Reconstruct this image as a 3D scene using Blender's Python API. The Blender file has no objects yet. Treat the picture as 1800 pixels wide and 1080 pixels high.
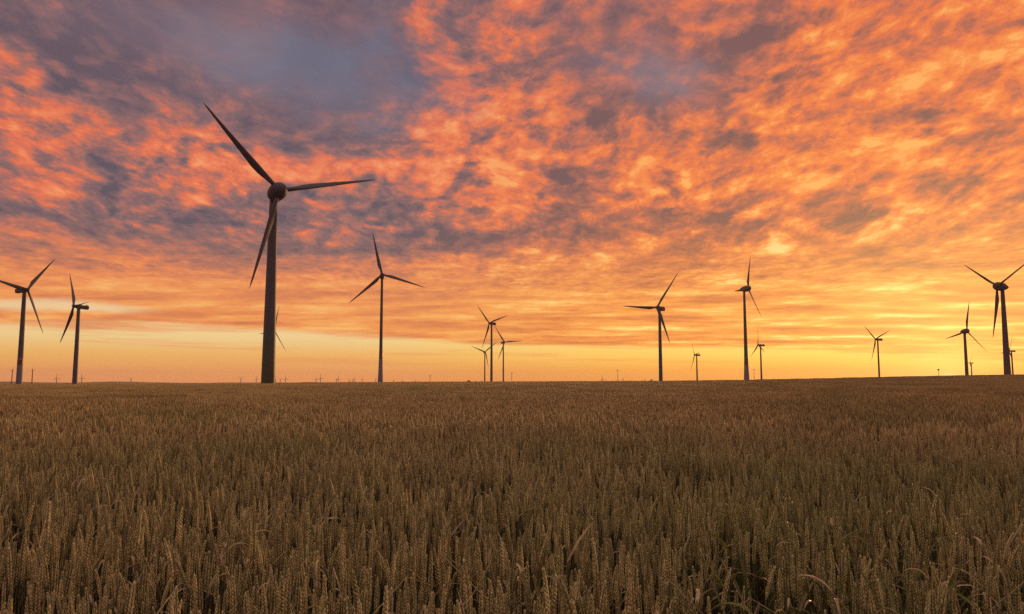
import bpy, bmesh, math, random
from mathutils import Vector, Matrix
import numpy as np

R_ = math.radians
SC = bpy.context.scene
COL = SC.collection
RNG = random.Random(7)

# ------------------------------------------------------------------ camera
FOC = 1370.0                     # pixels of the 1800 px wide photograph
PITCH = math.atan(133.0 / FOC)
CAMZ = 1.47
CP, SP = math.cos(PITCH), math.sin(PITCH)


def ray(px, py):
    """world direction through a pixel of the photograph (camera looks along +Y)."""
    x = (px - 900.0) / FOC
    u = (540.0 - py) / FOC
    return Vector((x, CP - u * SP, SP + u * CP))


def azel(px, py):
    d = ray(px, py).normalized()
    return math.degrees(math.atan2(d.x, d.y)), math.degrees(math.asin(d.z))


cam_d = bpy.data.cameras.new("camera")
cam_d.sensor_width = 36.0
cam_d.lens = 36.0 * FOC / 1800.0
cam_d.clip_start = 0.05
cam_d.clip_end = 60000.0
cam = bpy.data.objects.new("camera", cam_d)
COL.objects.link(cam)
cam.location = (0, 0, CAMZ)
cam.rotation_euler = (math.pi / 2 + PITCH, 0, 0)
SC.camera = cam

SC.view_settings.view_transform = 'Standard'
SC.view_settings.look = 'None'
SC.view_settings.exposure = 0.0
SC.view_settings.gamma = 1.0
SC.view_settings.use_curve_mapping = False

SUN_AZ, SUN_EL = azel(1668, 655)
SUN_EL = 4.0


def lin(r, g, b):
    def f(c):
        c /= 255.0
        return c / 12.92 if c <= 0.04045 else ((c + 0.055) / 1.055) ** 2.4
    return (f(r), f(g), f(b), 1.0)


# ------------------------------------------------------------------ small node language
class G:
    """wraps a node tree so that shader maths can be written as expressions."""

    def __init__(self, tree):
        self.t = tree

    def new(self, kind, **kw):
        n = self.t.nodes.new(kind)
        for k, v in kw.items():
            setattr(n, k, v)
        return n

    def put(self, sock, v):
        if isinstance(v, S):
            self.t.links.new(v.s, sock)
        elif isinstance(v, bpy.types.NodeSocket):
            self.t.links.new(v, sock)
        else:
            sock.default_value = v

    def math(self, op, a, b=None, c=None, clamp=False):
        n = self.new('ShaderNodeMath', operation=op, use_clamp=clamp)
        self.put(n.inputs[0], a)
        if b is not None:
            self.put(n.inputs[1], b)
        if c is not None:
            self.put(n.inputs[2], c)
        return S(self, n.outputs[0])

    def vec(self, x, y, z=0.0):
        n = self.new('ShaderNodeCombineXYZ')
        for i, v in enumerate((x, y, z)):
            self.put(n.inputs[i], v)
        return S(self, n.outputs[0])

    def vmath(self, op, a, b=None):
        n = self.new('ShaderNodeVectorMath', operation=op)
        self.put(n.inputs[0], a)
        if b is not None:
            self.put(n.inputs[3 if op == 'SCALE' else 1], b)
        return S(self, n.outputs[1 if op in ('LENGTH', 'DOT_PRODUCT') else 0])

    def noise(self, v, scale, detail=4.0, rough=0.5, dist=0.0, color=False, lac=2.0):
        n = self.new('ShaderNodeTexNoise')
        n.inputs['Scale'].default_value = scale
        n.inputs['Detail'].default_value = detail
        n.inputs['Roughness'].default_value = rough
        n.inputs['Lacunarity'].default_value = lac
        n.inputs['Distortion'].default_value = dist
        if v is not None:
            self.put(n.inputs['Vector'], v)
        return S(self, n.outputs['Color' if color else 'Fac'])

    def ramp(self, v, a, b, lo=0.0, hi=1.0, smooth=True):
        n = self.new('ShaderNodeMapRange', interpolation_type='SMOOTHSTEP' if smooth else 'LINEAR')
        n.clamp = True
        self.put(n.inputs[0], v)
        for i, x in enumerate((a, b, lo, hi)):
            self.put(n.inputs[1 + i], x)
        return S(self, n.outputs[0])

    def cramp(self, v, stops):
        n = self.new('ShaderNodeValToRGB')
        e = n.color_ramp.elements
        while len(e) < len(stops):
            e.new(0.5)
        for el, (p, c) in zip(e, stops):
            el.position = p
            el.color = c
        self.put(n.inputs[0], v)
        return S(self, n.outputs[0])

    def mix(self, f, a, b, mode='MIX'):
        n = self.new('ShaderNodeMix', data_type='RGBA', blend_type=mode)
        n.clamp_factor = True
        self.put(n.inputs[0], f)
        self.put(n.inputs[6], a)
        self.put(n.inputs[7], b)
        return S(self, n.outputs[2])


class S:
    def __init__(self, g, s):
        self.g, self.s = g, s

    def __add__(self, o): return self.g.math('ADD', self, o)
    __radd__ = __add__
    def __mul__(self, o): return self.g.math('MULTIPLY', self, o)
    __rmul__ = __mul__
    def __sub__(self, o): return self.g.math('SUBTRACT', self, o)
    def __rsub__(self, o): return self.g.math('SUBTRACT', o, self)
    def __truediv__(self, o): return self.g.math('DIVIDE', self, o)
    def __rtruediv__(self, o): return self.g.math('DIVIDE', o, self)
# ------------------------------------------------------------------ the sky (world)
# cloud banks and gaps: where in the sky (given as photo position, radii, tilt) and how dark (+) or lit (-)
BANKS = [
    # big purple, shaded upper left
    (330, 20, 420, 90, 0, .40), (600, 60, 180, 120, 0, .42), (230, 95, 190, 50, -20, .40), (260, 160, 110, 40, -10, .30),
    (660, 200, 90, 90, 0, .42), (480, 195, 150, 60, 0, .30), (520, 250, 110, 36, 0, .26), (680, 275, 70, 40, 0, .30),
    (40, 30, 120, 50, -30, .32), (640, 20, 160, 80, 0, .30), (340, 110, 220, 60, -15, .25),
    # shaded upper middle right
    (1000, 30, 90, 45, 0, .34), (1090, 100, 110, 80, 0, .44), (1180, 150, 130, 60, 10, .42), (1260, 40, 100, 70, 0, .36),
    (1290, 125, 80, 45, 20, .34), (1130, 195, 120, 45, 0, .42), (1230, 235, 70, 40, 0, .30), (1400, 20, 90, 40, 0, .22),
    (860, 40, 60, 60, 0, .12), (1560, 20, 80, 40, 0, .15),
    # lower left bars
    (110, 260, 80, 26, 0, .30), (60, 350, 110, 34, 0, .26), (250, 375, 190, 34, 0, .36), (330, 420, 190, 22, 0, .32),
    (530, 375, 150, 26, 0, .26), (725, 400, 60, 44, 0, .36), (560, 432, 200, 14, 4, .30), (410, 455, 190, 10, 6, .30),
    (170, 300, 90, 26, 0, .20), (40, 437, 70, 12, 5, .34), (150, 457, 50, 8, 4, .34), (560, 480, 220, 7, 4, .2),
    # dark scraps right
    (1450, 192, 36, 26, 0, .34), (1690, 170, 60, 20, 25, .28), (1740, 242, 42, 24, 20, .34), (1800, 260, 50, 30, 0, .3),
    (1215, 392, 90, 26, 0, .36), (1295, 392, 50, 34, 0, .36), (1350, 380, 60, 50, 0, .30), (1465, 452, 60, 24, -20, .34),
    (1530, 462, 70, 18, -10, .32), (1610, 432, 60, 24, 10, .28), (1690, 412, 110, 18, 12, .26), (1760, 470, 60, 16, 10, .24),
    (1070, 250, 60, 24, 0, .2), (1180, 280, 50, 30, 0, .22), (990, 330, 80, 30, 0, .16), (1060, 385, 70, 30, 0, .2),
    (1560, 330, 70, 16, 15, .2), (1680, 590, 160, 10, 0, .18), (1500, 610, 260, 8, 0, .12), (1210, 560, 160, 8, 0, .1),
    (1160, 300, 40, 16, -20, .3), (1050, 300, 50, 14, -15, .3), (1085, 240, 44, 18, -10, .3), (940, 290, 60, 20, -10, .26), (1010, 440, 30, 9, 0, .3),
    (1100, 470, 34, 8, 0, .3), (960, 395, 50, 22, 0, .28), (870, 300, 60, 24, 0, .24), (880, 400, 46, 20, 0, .26), (1000, 330, 40, 20, 0, .24),
    (1340, 480, 40, 14, -20, .3), (1420, 480, 34, 14, -25, .3), (1500, 165, 24, 20, 0, .26), (1560, 215, 50, 14, 20, .2), (1650, 470, 50, 12, -8, .3),
    (1240, 500, 50, 8, 0, .22), (1440, 540, 40, 9, -8, .26), (800, 440, 60, 12, 0, .22), (640, 440, 70, 12, 4, .26), (1780, 560, 60, 12, 0, .2),
    (280, 330, 44, 24, 0, .28), (200, 250, 36, 26, 0, .26), (420, 330, 40, 26, 0, .24), (600, 330, 50, 24, 0, .22), (160, 390, 60, 14, 0, .26),
    # lit billows
    (70, 115, 130, 40, -15, -.20), (240, 232, 70, 50, 0, -.34), (350, 295, 90, 50, 0, -.34), (595, 250, 40, 40, 0, -.3),
    (775, 60, 40, 110, 0, -.75), (815, 210, 75, 130, 0, -.7), (900, 120, 60, 60, 0, -.3), (1010, 190, 50, 40, 0, -.35), (60, 240, 60, 50, 0, -.2), (640, 320, 120, 40, 0, -.2),
    (900, 150, 60, 120, 0, -.15), (1000, 200, 60, 40, 0, -.16),
    (1520, 160, 330, 160, 20, -.26), (1380, 280, 230, 70, 15, -.34), (1700, 330, 180, 60, 15, -.26), (1640, 100, 200, 90, 20, -.2),
    (1560, 520, 300, 20, 0, -.35), (1300, 500, 300, 20, 0, -.16), (820, 480, 300, 20, 0, -.12), (250, 500, 300, 22, 0, -.16),
    (900, 300, 160, 60, 0, -.1), (1250, 320, 160, 40, 10, -.22), (1640, 360, 200, 24, 10, -.2),
]
BLUE = [(560, 115, 180, 66, -8, 1.2), (300, 70, 150, 46, -15, .5), (690, 100, 40, 110, 0, .8), (1110, 120, 70, 40, 0, .7),
        (1190, 150, 50, 30, 0, .6), (1200, 155, 90, 50, 0, .3), (430, 150, 120, 40, 0, .4)]

world = bpy.data.worlds.new("World")
SC.world = world
world.use_nodes = True
wt = world.node_tree
wt.nodes.clear()
g = G(wt)
dirv = g.new('ShaderNodeTexCoord').outputs['Generated']
sep = g.new('ShaderNodeSeparateXYZ')
wt.links.new(dirv, sep.inputs[0])
X, Y, Z = (S(g, sep.outputs[i]) for i in range(3))
DEG = 180.0 / math.pi
AZ = g.math('ARCTAN2', X, Y) * DEG
EL = g.math('ARCSINE', Z) * DEG
Zp = g.math('MAXIMUM', Z, 0.0)

# cloud deck seen as a flat layer overhead
den = Zp + 0.055
PU, PV = X / den, Y / den
P = g.vec(PU, PV, 0.0)
warp = g.noise(P, 1.6, 3, .55, color=True)
warp = g.vmath('SCALE', g.vmath('SUBTRACT', warp, (0.5, 0.5, 0.5)), 0.20)
PW = g.vmath('ADD', P, warp)

den2 = Zp + 0.32
PL = g.vec(AZ * (0.9 / DEG) / (den2 + .12), g.math('LOGARITHM', den2, 2.71828) * -1.35, 2.0)
pw2 = g.vmath('SUBTRACT', g.noise(PL, 3.0, 3, .55, color=True), (0.5, 0.5, 0.5))
PL = g.vmath('ADD', PL, g.vmath('SCALE', pw2, .11))
# angular map, frayed by the cloud texture
fray = g.noise(PL, 5.0, 6, .6, color=True)
fray = g.vmath('SUBTRACT', fray, (0.5, 0.5, 0.5))
fs = g.ramp(EL, 3, 20, 0.25, 1.0, False)
fray = g.vmath('MULTIPLY', fray, g.vec(16.0 * fs, 8.5 * fs, 0.0))
A0 = g.vec(AZ, EL, 0.0)
A = g.vmath('ADD', A0, fray)


def blobs(lst, vec):
    acc = None
    for (px, py, rx, ry, rot, amp) in lst:
        a, e = azel(px, py)
        a2, _ = azel(px + 1, py)
        _, e2 = azel(px, py - 1)
        m = g.new('ShaderNodeMapping', vector_type='TEXTURE')
        m.inputs['Location'].default_value = (a, e, 0)
        m.inputs['Rotation'].default_value = (0, 0, R_(rot))
        m.inputs['Scale'].default_value = (max(.3, rx * 1.75 * (a2 - a)), max(.3, ry * 1.75 * (e2 - e)), 100)
        g.put(m.inputs['Vector'], vec)
        gr = g.new('ShaderNodeTexGradient', gradient_type='SPHERICAL')
        wt.links.new(m.outputs[0], gr.inputs[0])
        v = S(g, gr.outputs['Fac'])
        acc = v * amp if acc is None else g.math('MULTIPLY_ADD', v, amp, acc)
    return acc


A2 = g.vmath('ADD', A0, g.vmath('SCALE', fray, .62))
D = blobs([b for b in BANKS if b[2] >= 110], A) + blobs([b for b in BANKS if b[2] < 110], A2) * 1.25
BL = g.math('MINIMUM', blobs(BLUE, A), 1.0)

# billow relief: the deck is lit from the low sun on the right, so one flank of each puff is brighter
SX, SY = math.sin(R_(SUN_AZ)), math.cos(R_(SUN_AZ))
def puffs(Q, k):
    n_a = g.noise(Q, 4.6 * k, 8, .61)
    n_b = g.noise(g.vmath('ADD', Q, (SX * .04 / k, SY * .04 / k, 0)), 4.6 * k, 8, .61)
    n_mid = g.noise(g.vmath('ADD', Q, (7.3, 2.1, 0)), 2.1 * k, 5, .55)
    n_fine = g.noise(g.vmath('ADD', Q, (3.1, 9.1, 4.0)), 15.0 * k, 6, .68)
    n_cl = g.noise(g.vmath('ADD', Q, (1.7, 5.3, 8.0)), 7.5 * k, 4, .5)
    clump = g.ramp(n_cl, .53, .70) * g.ramp(n_mid, .40, .58)
    n_q = g.noise(g.vmath('ADD', Q, (4.4, 6.1, 2.0)), 9.5 * k, 5, .6)
    curd = g.math('ABSOLUTE', n_q - 0.5) * 2.0          # curdled ripples: thin bright cells, soft dark seams
    t = (n_a - 0.5) * 1.6 + (n_mid - 0.5) * 0.85 + (n_a - n_b) * 1.3 + (n_fine - 0.5) * 1.0 + (curd - .2) * .85 - clump * .55 + .05
    return t, n_a, n_mid, n_fine


t_top, n_a, n_mid, n_fine = puffs(PL, 1.62)
t_mid, n_a2, _, n_f2 = puffs(g.vmath('MULTIPLY', PW, (1.0, 0.62, 1.0)), 1.12)
# long thin wave streaks low down
stv = g.vec(PU * 0.55 + PV * 0.10, PV * 1.15, 3.0)
stw = g.vmath('ADD', stv, g.vmath('SCALE', warp, 1.5))
n_str = g.noise(stw, 1.7, 6, .6)

low = g.ramp(EL, 4.5, 11.0, 1.0, 0.0)          # 1 near the horizon
sunprox = g.math('POWER', g.math('MAXIMUM', X * SX + Y * SY, 0.0), 1.0)
sunp = g.ramp(sunprox, 0.72, 1.0, 0.0, 1.0)     # 0 far left .. 1 towards the sun
back = g.ramp(Y, -0.1, 0.35, 0.0, 1.0)          # 0 behind the viewer

tex_hi = t_mid + (t_top - t_mid) * g.ramp(EL, 5.5, 11.5)
tex_lo = (n_str - 0.5) * 2.4 + (n_f2 - 0.5) * 0.25 + (n_a2 - .5) * .5
low_b = g.ramp(EL, 5.0, 10.0, 1.0, 0.0)
tex = tex_hi + (tex_lo - tex_hi) * low_b
bias = g.ramp(AZ, -36, 20, -0.11, 0.02, False) * g.ramp(EL, 6, 12, 0.0, 1.0)
D = g.math('MAXIMUM', D, D * 0.45)
D = D - g.math('MAXIMUM', D - 0.42, 0.0) * 0.55
topl = g.ramp(EL, 13, 23) * g.ramp(AZ, -12, 14, 1.0, 0.0)
veil = blobs([(360, 20, 330, 150, -4, 1.2), (600, 120, 110, 110, 0, .8), (1130, 70, 170, 110, 0, .8)], A0)
veil = g.math('MINIMUM', veil, 1.0)
amp = g.ramp(AZ, -20, 20, 1.75, 2.0, False) - veil * 0.75 - low_b * g.ramp(AZ, -10, 20, .55, -.25)
lit = bias + 0.47 + tex * amp - D * 1.0 - veil * 0.24
# 0 = shaded underside, ~.55 = glowing, 1 = hottest
lit = g.math('MAXIMUM', lit, lit * 0.72 + 0.08)          # soft floor keeps detail in the shaded cloud
lit = lit - low_b * sunp * 0.10
lit = g.ramp(lit, -0.36, 1.26, 0.0, 1.0, False)

left_ramp = g.cramp(lit, [(0.0, lin(92, 78, 90)), (0.24, lin(130, 95, 97)), (0.42, lin(178, 106, 92)), (0.60, lin(224, 110, 75)),
                          (0.80, lin(236, 130, 86)), (1.0, lin(243, 150, 96))])
right_ramp = g.cramp(lit, [(0.0, lin(128, 80, 72)), (0.22, lin(166, 92, 68)), (0.40, lin(208, 106, 66)), (0.58, lin(236, 117, 54)),
                           (0.80, lin(244, 140, 60)), (1.0, lin(250, 172, 84))])
hot_r = g.cramp(lit, [(0.0, lin(142, 80, 62)), (0.22, lin(184, 98, 60)), (0.40, lin(220, 114, 58)), (0.58, lin(240, 138, 64)), (0.78, lin(250, 186, 96)), (1.0, lin(255, 222, 140))])
right_ramp = g.mix(g.ramp(EL, 6, 14, 1, 0), right_ramp, hot_r)
cloud = g.mix(sunp, left_ramp, right_ramp)
# lower down the light is yellower
lowl = g.cramp(lit, [(0.0, lin(150, 92, 72)), (0.25, lin(204, 116, 74)), (0.45, lin(230, 134, 76)), (0.65, lin(240, 156, 84)), (1.0, lin(250, 192, 112))])
lowr = g.cramp(lit, [(0.0, lin(190, 100, 52)), (0.25, lin(226, 126, 56)), (0.45, lin(242, 150, 64)), (0.65, lin(248, 170, 76)), (1.0, lin(255, 226, 132))])
cloud = g.mix(low, cloud, g.mix(sunp, lowl, lowr))
# clear strip above the horizon
c_l = g.cramp(EL / 10.0, [(0.0, lin(240, 146, 84)), (0.08, lin(236, 156, 88)), (0.20, lin(238, 178, 100)), (0.30, lin(238, 202, 138)),
                          (0.45, lin(241, 212, 158)), (0.62, lin(222, 204, 170)), (1.0, lin(214, 190, 160))])
c_r = g.cramp(EL / 10.0, [(0.0, lin(238, 142, 46)), (0.09, lin(242, 160, 54)), (0.20, lin(250, 200, 92)), (0.32, lin(252, 214, 112)),
                          (0.50, lin(248, 190, 96)), (1.0, lin(240, 160, 76))])
clear = g.mix(sunp, c_l, c_r)
# thin bars inside the clear strip
barv = g.vec(AZ * 0.05, EL * 1.25 + AZ * 0.012, 5.0)
bars = g.noise(barv, 1.35, 5, .55)
barm = g.ramp(bars, .52, .66, 0.0, .55)
clear = g.mix(barm, clear, g.mix(sunp, lin(232, 148, 92), lin(238, 150, 62)))
# lower edge of the deck
ep = [azel(0, 577), azel(450, 584), azel(900, 602), azel(1200, 612), azel(1800, 646)]
edge_y = ep[0][1]
for (q0, e0), (q1, e1) in zip(ep, ep[1:]):
    edge_y = g.ramp(AZ, q0, q1, 0.0, e1 - e0, False) + edge_y
edn = g.noise(g.vec(AZ * 0.045, EL * .5, 1.0), 1.6, 4, .55)
cov = g.ramp(EL - edge_y + (edn - .5) * 2.0, -0.20, 0.40)
# a slit of clear sky within the deck at far left
sl_m = blobs([(30, 537, 170, 10, 4, 1.0), (190, 546, 110, 8, 4, .8)], g.vmath('ADD', A0, g.vmath('SCALE', fray, .4)))
cov = cov * (1.0 - g.ramp(sl_m, .2, .95, 0.0, .8))
cloud = g.mix(veil * 0.34, cloud, lin(134, 98, 106))
# thin blue-grey gaps high up
bluec = g.cramp(n_mid, [(0.3, lin(92, 92, 112)), (0.5, lin(112, 112, 132)), (0.7, lin(140, 120, 128))])
cloud = g.mix(g.math('MULTIPLY', BL, g.ramp(n_a, .36, .68, .8, .3)), cloud, bluec)

sky = g.mix(cov, clear, cloud)
# glow where the sun goes down
dotS = g.vmath('DOT_PRODUCT', S(g, dirv), (math.sin(R_(SUN_AZ)) * math.cos(R_(.35)), math.cos(R_(SUN_AZ)) * math.cos(R_(.35)), math.sin(R_(.35))))
ang = g.math('ARCCOSINE', g.math('MINIMUM', dotS, 1.0)) * DEG
halo = g.math('POWER', 2.718, ang * -0.33)
sky = g.mix(halo * 0.65, sky, lin(255, 228, 128))
core = g.math('POWER', 2.718, (ang * ang) * -14.0)
sky = g.mix(core * .5, sky, lin(255, 246, 190))

# dusky eastern half behind the viewer
east = g.mix(g.ramp(EL, 0, 35, 0, 1), lin(100, 84, 96), lin(150, 116, 118))
sky = g.mix(back, east, sky)
# overhead, beyond the picture, the deck is brightened to light the wheat from above
over = g.mix(g.ramp(n_mid, .4, .6), lin(196, 160, 148), lin(232, 196, 178))
sky = g.mix(g.ramp(EL, 33, 55), sky, over)

bgn = g.new('ShaderNodeBackground')
wt.links.new(sky.s, bgn.inputs[0])
bgn.inputs[1].default_value = 1.0
nis = g.new('ShaderNodeTexSky', sky_type='NISHITA')
nis.sun_disc = False
nis.sun_elevation = R_(SUN_EL)
nis.sun_rotation = R_(SUN_AZ)
nb = g.new('ShaderNodeBackground')
wt.links.new(nis.outputs[0], nb.inputs[0])
nb.inputs[1].default_value = 0.01
add = g.new('ShaderNodeAddShader')
wt.links.new(bgn.outputs[0], add.inputs[0])
wt.links.new(nb.outputs[0], add.inputs[1])
wo = g.new('ShaderNodeOutputWorld')
wt.links.new(add.outputs[0], wo.inputs[0])
world.cycles.sampling_method = 'MANUAL'
world.cycles.sample_map_resolution = 1024
# ------------------------------------------------------------------ materials
def mat(name):
    m = bpy.data.materials.new(name)
    m.use_nodes = True
    t = m.node_tree
    b = t.nodes['Principled BSDF']
    return m, G(t), b


def paint(name, col, rough=.45, dirt=.12, scale=.6, bands=None):
    """painted steel with weathering streaks; bands = painted rings [(height, colour)...] from the base up."""
    m, g, b = mat(name)
    tc = g.new('ShaderNodeTexCoord')
    v = g.vmath('MULTIPLY', tc.outputs['Object'], (1.0, 1.0, .12))
    n = g.noise(v, scale, 5, .6)
    base = (col[0], col[1], col[2], 1)
    if bands:
        sp = g.new('ShaderNodeSeparateXYZ')
        m.node_tree.links.new(tc.outputs['Object'], sp.inputs[0])
        c = g.cramp(S(g, sp.outputs[2]) / 100.0, [(h / 100.0, (*k, 1)) for h, k in bands])
        c.s.node.color_ramp.interpolation = 'CONSTANT'
        base = c
    c2 = g.mix(g.ramp(n, .35, .75, 0, dirt), base, (.10, .085, .07, 1))
    g.put(b.inputs['Base Color'], c2)
    b.inputs['Roughness'].default_value = rough
    return m


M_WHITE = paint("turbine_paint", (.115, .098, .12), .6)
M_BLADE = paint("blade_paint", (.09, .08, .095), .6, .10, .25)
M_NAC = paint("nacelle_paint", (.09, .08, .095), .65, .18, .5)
M_RED = paint("red_band_paint", (.24, .035, .03), .5)
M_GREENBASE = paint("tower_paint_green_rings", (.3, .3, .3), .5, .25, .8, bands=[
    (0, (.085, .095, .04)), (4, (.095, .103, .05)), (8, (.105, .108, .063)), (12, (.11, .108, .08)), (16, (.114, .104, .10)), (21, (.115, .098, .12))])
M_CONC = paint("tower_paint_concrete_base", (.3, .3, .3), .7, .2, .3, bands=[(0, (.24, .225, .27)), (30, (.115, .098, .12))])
M_POLE = paint("pole_grey", (.14, .12, .10), .7)

m, g, b = mat("ground_soil")
tc = g.new('ShaderNodeTexCoord')
o = S(g, tc.outputs['Object'])
vo = g.new('ShaderNodeTexVoronoi')
vo.inputs['Scale'].default_value = .0016
wv = g.vmath('ADD', o, g.vmath('SCALE', g.noise(o, .002, 3, .5, color=True), 180.0))
m.node_tree.links.new(wv.s, vo.inputs['Vector'])
sp = g.new('ShaderNodeSeparateColor')
m.node_tree.links.new(vo.outputs['Color'], sp.inputs[0])
fld = g.cramp(S(g, sp.outputs[0]), [(0, (.10, .075, .035, 1)), (.3, (.20, .15, .075, 1)), (.5, (.07, .075, .03, 1)), (.75, (.30, .23, .13, 1)), (1, (.09, .06, .03, 1))])
fld.s.node.color_ramp.interpolation = 'CONSTANT'
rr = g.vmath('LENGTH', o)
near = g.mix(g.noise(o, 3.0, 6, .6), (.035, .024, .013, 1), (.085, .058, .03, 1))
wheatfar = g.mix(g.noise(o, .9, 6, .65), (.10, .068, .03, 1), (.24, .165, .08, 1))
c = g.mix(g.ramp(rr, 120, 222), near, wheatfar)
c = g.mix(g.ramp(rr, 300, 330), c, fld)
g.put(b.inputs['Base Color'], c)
b.inputs['Roughness'].default_value = .95
M_GROUND = m

m, g, b = mat("distant_hill")
tc = g.new('ShaderNodeTexCoord')
g.put(b.inputs['Base Color'], g.mix(g.noise(S(g, tc.outputs['Object']), .004, 5, .6), (.05, .055, .03, 1), (.14, .12, .06, 1)))
b.inputs['Roughness'].default_value = 1
M_HILL = m


def leafmat(name, c1, c2, c3, rough=.6, trans=.0):
    m, g, b = mat(name)
    oi = g.new('ShaderNodeObjectInfo')
    rnd = S(g, oi.outputs['Random'])
    tc = g.new('ShaderNodeTexCoord')
    geo = g.new('ShaderNodeNewGeometry')
    patch = g.noise(S(g, geo.outputs['Position']), .22, 3, .5)
    fine = g.noise(S(g, tc.outputs['Object']), 90.0, 2, .5)
    isl = S(g, geo.outputs['Random Per Island'])
    c = g.cramp(g.math('FRACT', rnd * 3.7 + isl * 1.3), [(0, c1), (.42, c2), (.8, c3), (1, c1)])
    c = g.mix(g.ramp(patch, .45, .68, 0, .45), c, (c1[0] * .75, c1[1] * .92, c1[2] * .7, 1))
    c = g.mix(g.ramp(fine, .35, .7, 0, .35), c, (.05, .033, .016, 1))
    # multiplied tint turns browner with distance from the origin
    dist_f = g.ramp(g.vmath('LENGTH', S(g, geo.outputs['Position'])), 2.0, 17.0)
    c = g.mix(1.0, c, g.mix(dist_f, (1.02, 1.0, .88, 1), (1.12, .95, .80, 1)), 'MULTIPLY')
    c = g.mix(1.0, c, g.ramp(g.math('FRACT', rnd * 17.3), 0, 1, .62, 1.12, False), 'MULTIPLY')
    g.put(b.inputs['Base Color'], c)
    b.inputs['Roughness'].default_value = rough
    b.inputs['Specular IOR Level'].default_value = .35
    if trans:
        b.inputs['Transmission Weight'].default_value = 0
        tr = g.new('ShaderNodeBsdfTranslucent')
        g.put(tr.inputs[0], c)
        mx = g.new('ShaderNodeMixShader')
        mx.inputs[0].default_value = trans
        m.node_tree.links.new(b.outputs[0], mx.inputs[1])
        m.node_tree.links.new(tr.outputs[0], mx.inputs[2])
        m.node_tree.links.new(mx.outputs[0], m.node_tree.nodes['Material Output'].inputs[0])
    return m


M_EAR = leafmat("wheat_ear", (.40, .40, .18, 1), (.80, .65, .38, 1), (.56, .49, .24, 1), .62)
M_STEM = leafmat("wheat_stem", (.09, .095, .04, 1), (.12, .105, .05, 1), (.10, .10, .045, 1), .6)
M_LEAF = leafmat("wheat_leaf", (.11, .125, .045, 1), (.18, .16, .075, 1), (.14, .145, .058, 1), .55, .25)
M_DRY = leafmat("dry_leaf", (.50, .42, .28, 1), (.66, .52, .40, 1), (.42, .38, .21, 1), .5, .2)
M_GREENLEAF = leafmat("green_leaf", (.15, .19, .06, 1), (.22, .25, .08, 1), (.17, .19, .065, 1), .5, .3)

m, g, b = mat("tree_leaf")
tc = g.new('ShaderNodeTexCoord')
g.put(b.inputs['Base Color'], g.mix(g.noise(S(g, tc.outputs['Object']), .9, 4, .6), (.03, .035, .012, 1), (.075, .07, .028, 1)))
b.inputs['Roughness'].default_value = .8
M_TREE = m
m, g, b = mat("bark")
tc = g.new('ShaderNodeTexCoord')
g.put(b.inputs['Base Color'], g.mix(g.noise(S(g, tc.outputs['Object']), 4, 4, .6), (.05, .035, .025, 1), (.10, .075, .055, 1)))
M_BARK = m
# ------------------------------------------------------------------ building helpers
class MB:
    def __init__(self):
        self.v, self.f, self.m = [], [], []

    def add(self, vs, fs, mi=0):
        o = len(self.v)
        self.v += [tuple(p) for p in vs]
        self.f += [tuple(i + o for i in f) for f in fs]
        self.m += [mi] * len(fs)

    def lathe(self, prof, n=20, axis='Z', mi=0, org=(0, 0, 0), cap=True):
        """prof = [(along, radius)...]"""
        vs, fs = [], []
        for a, r in prof:
            for k in range(n):
                t = 2 * math.pi * k / n
                c, s = r * math.cos(t), r * math.sin(t)
                p = (c, s, a) if axis == 'Z' else (c, a, s) if axis == 'Y' else (a, c, s)
                vs.append((p[0] + org[0], p[1] + org[1], p[2] + org[2]))
        for i in range(len(prof) - 1):
            for k in range(n):
                k2 = (k + 1) % n
                fs.append((i * n + k, i * n + k2, (i + 1) * n + k2, (i + 1) * n + k))
        if cap:
            fs.append(tuple(range(n - 1, -1, -1)))
            fs.append(tuple((len(prof) - 1) * n + k for k in range(n)))
        self.add(vs, fs, mi)

    def loft(self, rings, mi=0, cap=True):
        n = len(rings[0])
        vs = [p for r in rings for p in r]
        fs = []
        for i in range(len(rings) - 1):
            for k in range(n):
                k2 = (k + 1) % n
                fs.append((i * n + k, i * n + k2, (i + 1) * n + k2, (i + 1) * n + k))
        if cap:
            fs.append(tuple(range(n - 1, -1, -1)))
            fs.append(tuple((len(rings) - 1) * n + k for k in range(n)))
        self.add(vs, fs, mi)

    def box(self, a, b, mi=0):
        (x0, y0, z0), (x1, y1, z1) = a, b
        vs = [(x0, y0, z0), (x1, y0, z0), (x1, y1, z0), (x0, y1, z0), (x0, y0, z1), (x1, y0, z1), (x1, y1, z1), (x0, y1, z1)]
        self.add(vs, [(3, 2, 1, 0), (4, 5, 6, 7), (0, 1, 5, 4), (1, 2, 6, 5), (2, 3, 7, 6), (3, 0, 4, 7)], mi)

    def tube(self, pts, rads, n=5, mi=0):
        rings = []
        for i, p in enumerate(pts):
            p = Vector(p)
            d = (Vector(pts[min(i + 1, len(pts) - 1)]) - Vector(pts[max(i - 1, 0)])).normalized()
            u = d.cross(Vector((0.31, 0.95, 0.07))).normalized()
            w = d.cross(u)
            rings.append([tuple(p + rads[i] * (math.cos(2 * math.pi * k / n) * u + math.sin(2 * math.pi * k / n) * w)) for k in range(n)])
        self.loft(rings, mi)

    def mesh(self, name, mats, smooth=True):
        me = bpy.data.meshes.new(name)
        me.from_pydata(self.v, [], self.f)
        for m_ in mats:
            me.materials.append(m_)
        if any(self.m):
            me.polygons.foreach_set('material_index', self.m)
        me.polygons.foreach_set('use_smooth', [smooth] * len(self.f))
        bm = bmesh.new()
        bm.from_mesh(me)
        bmesh.ops.recalc_face_normals(bm, faces=bm.faces)
        bm.to_mesh(me)
        bm.free()
        me.update()
        return me


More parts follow.
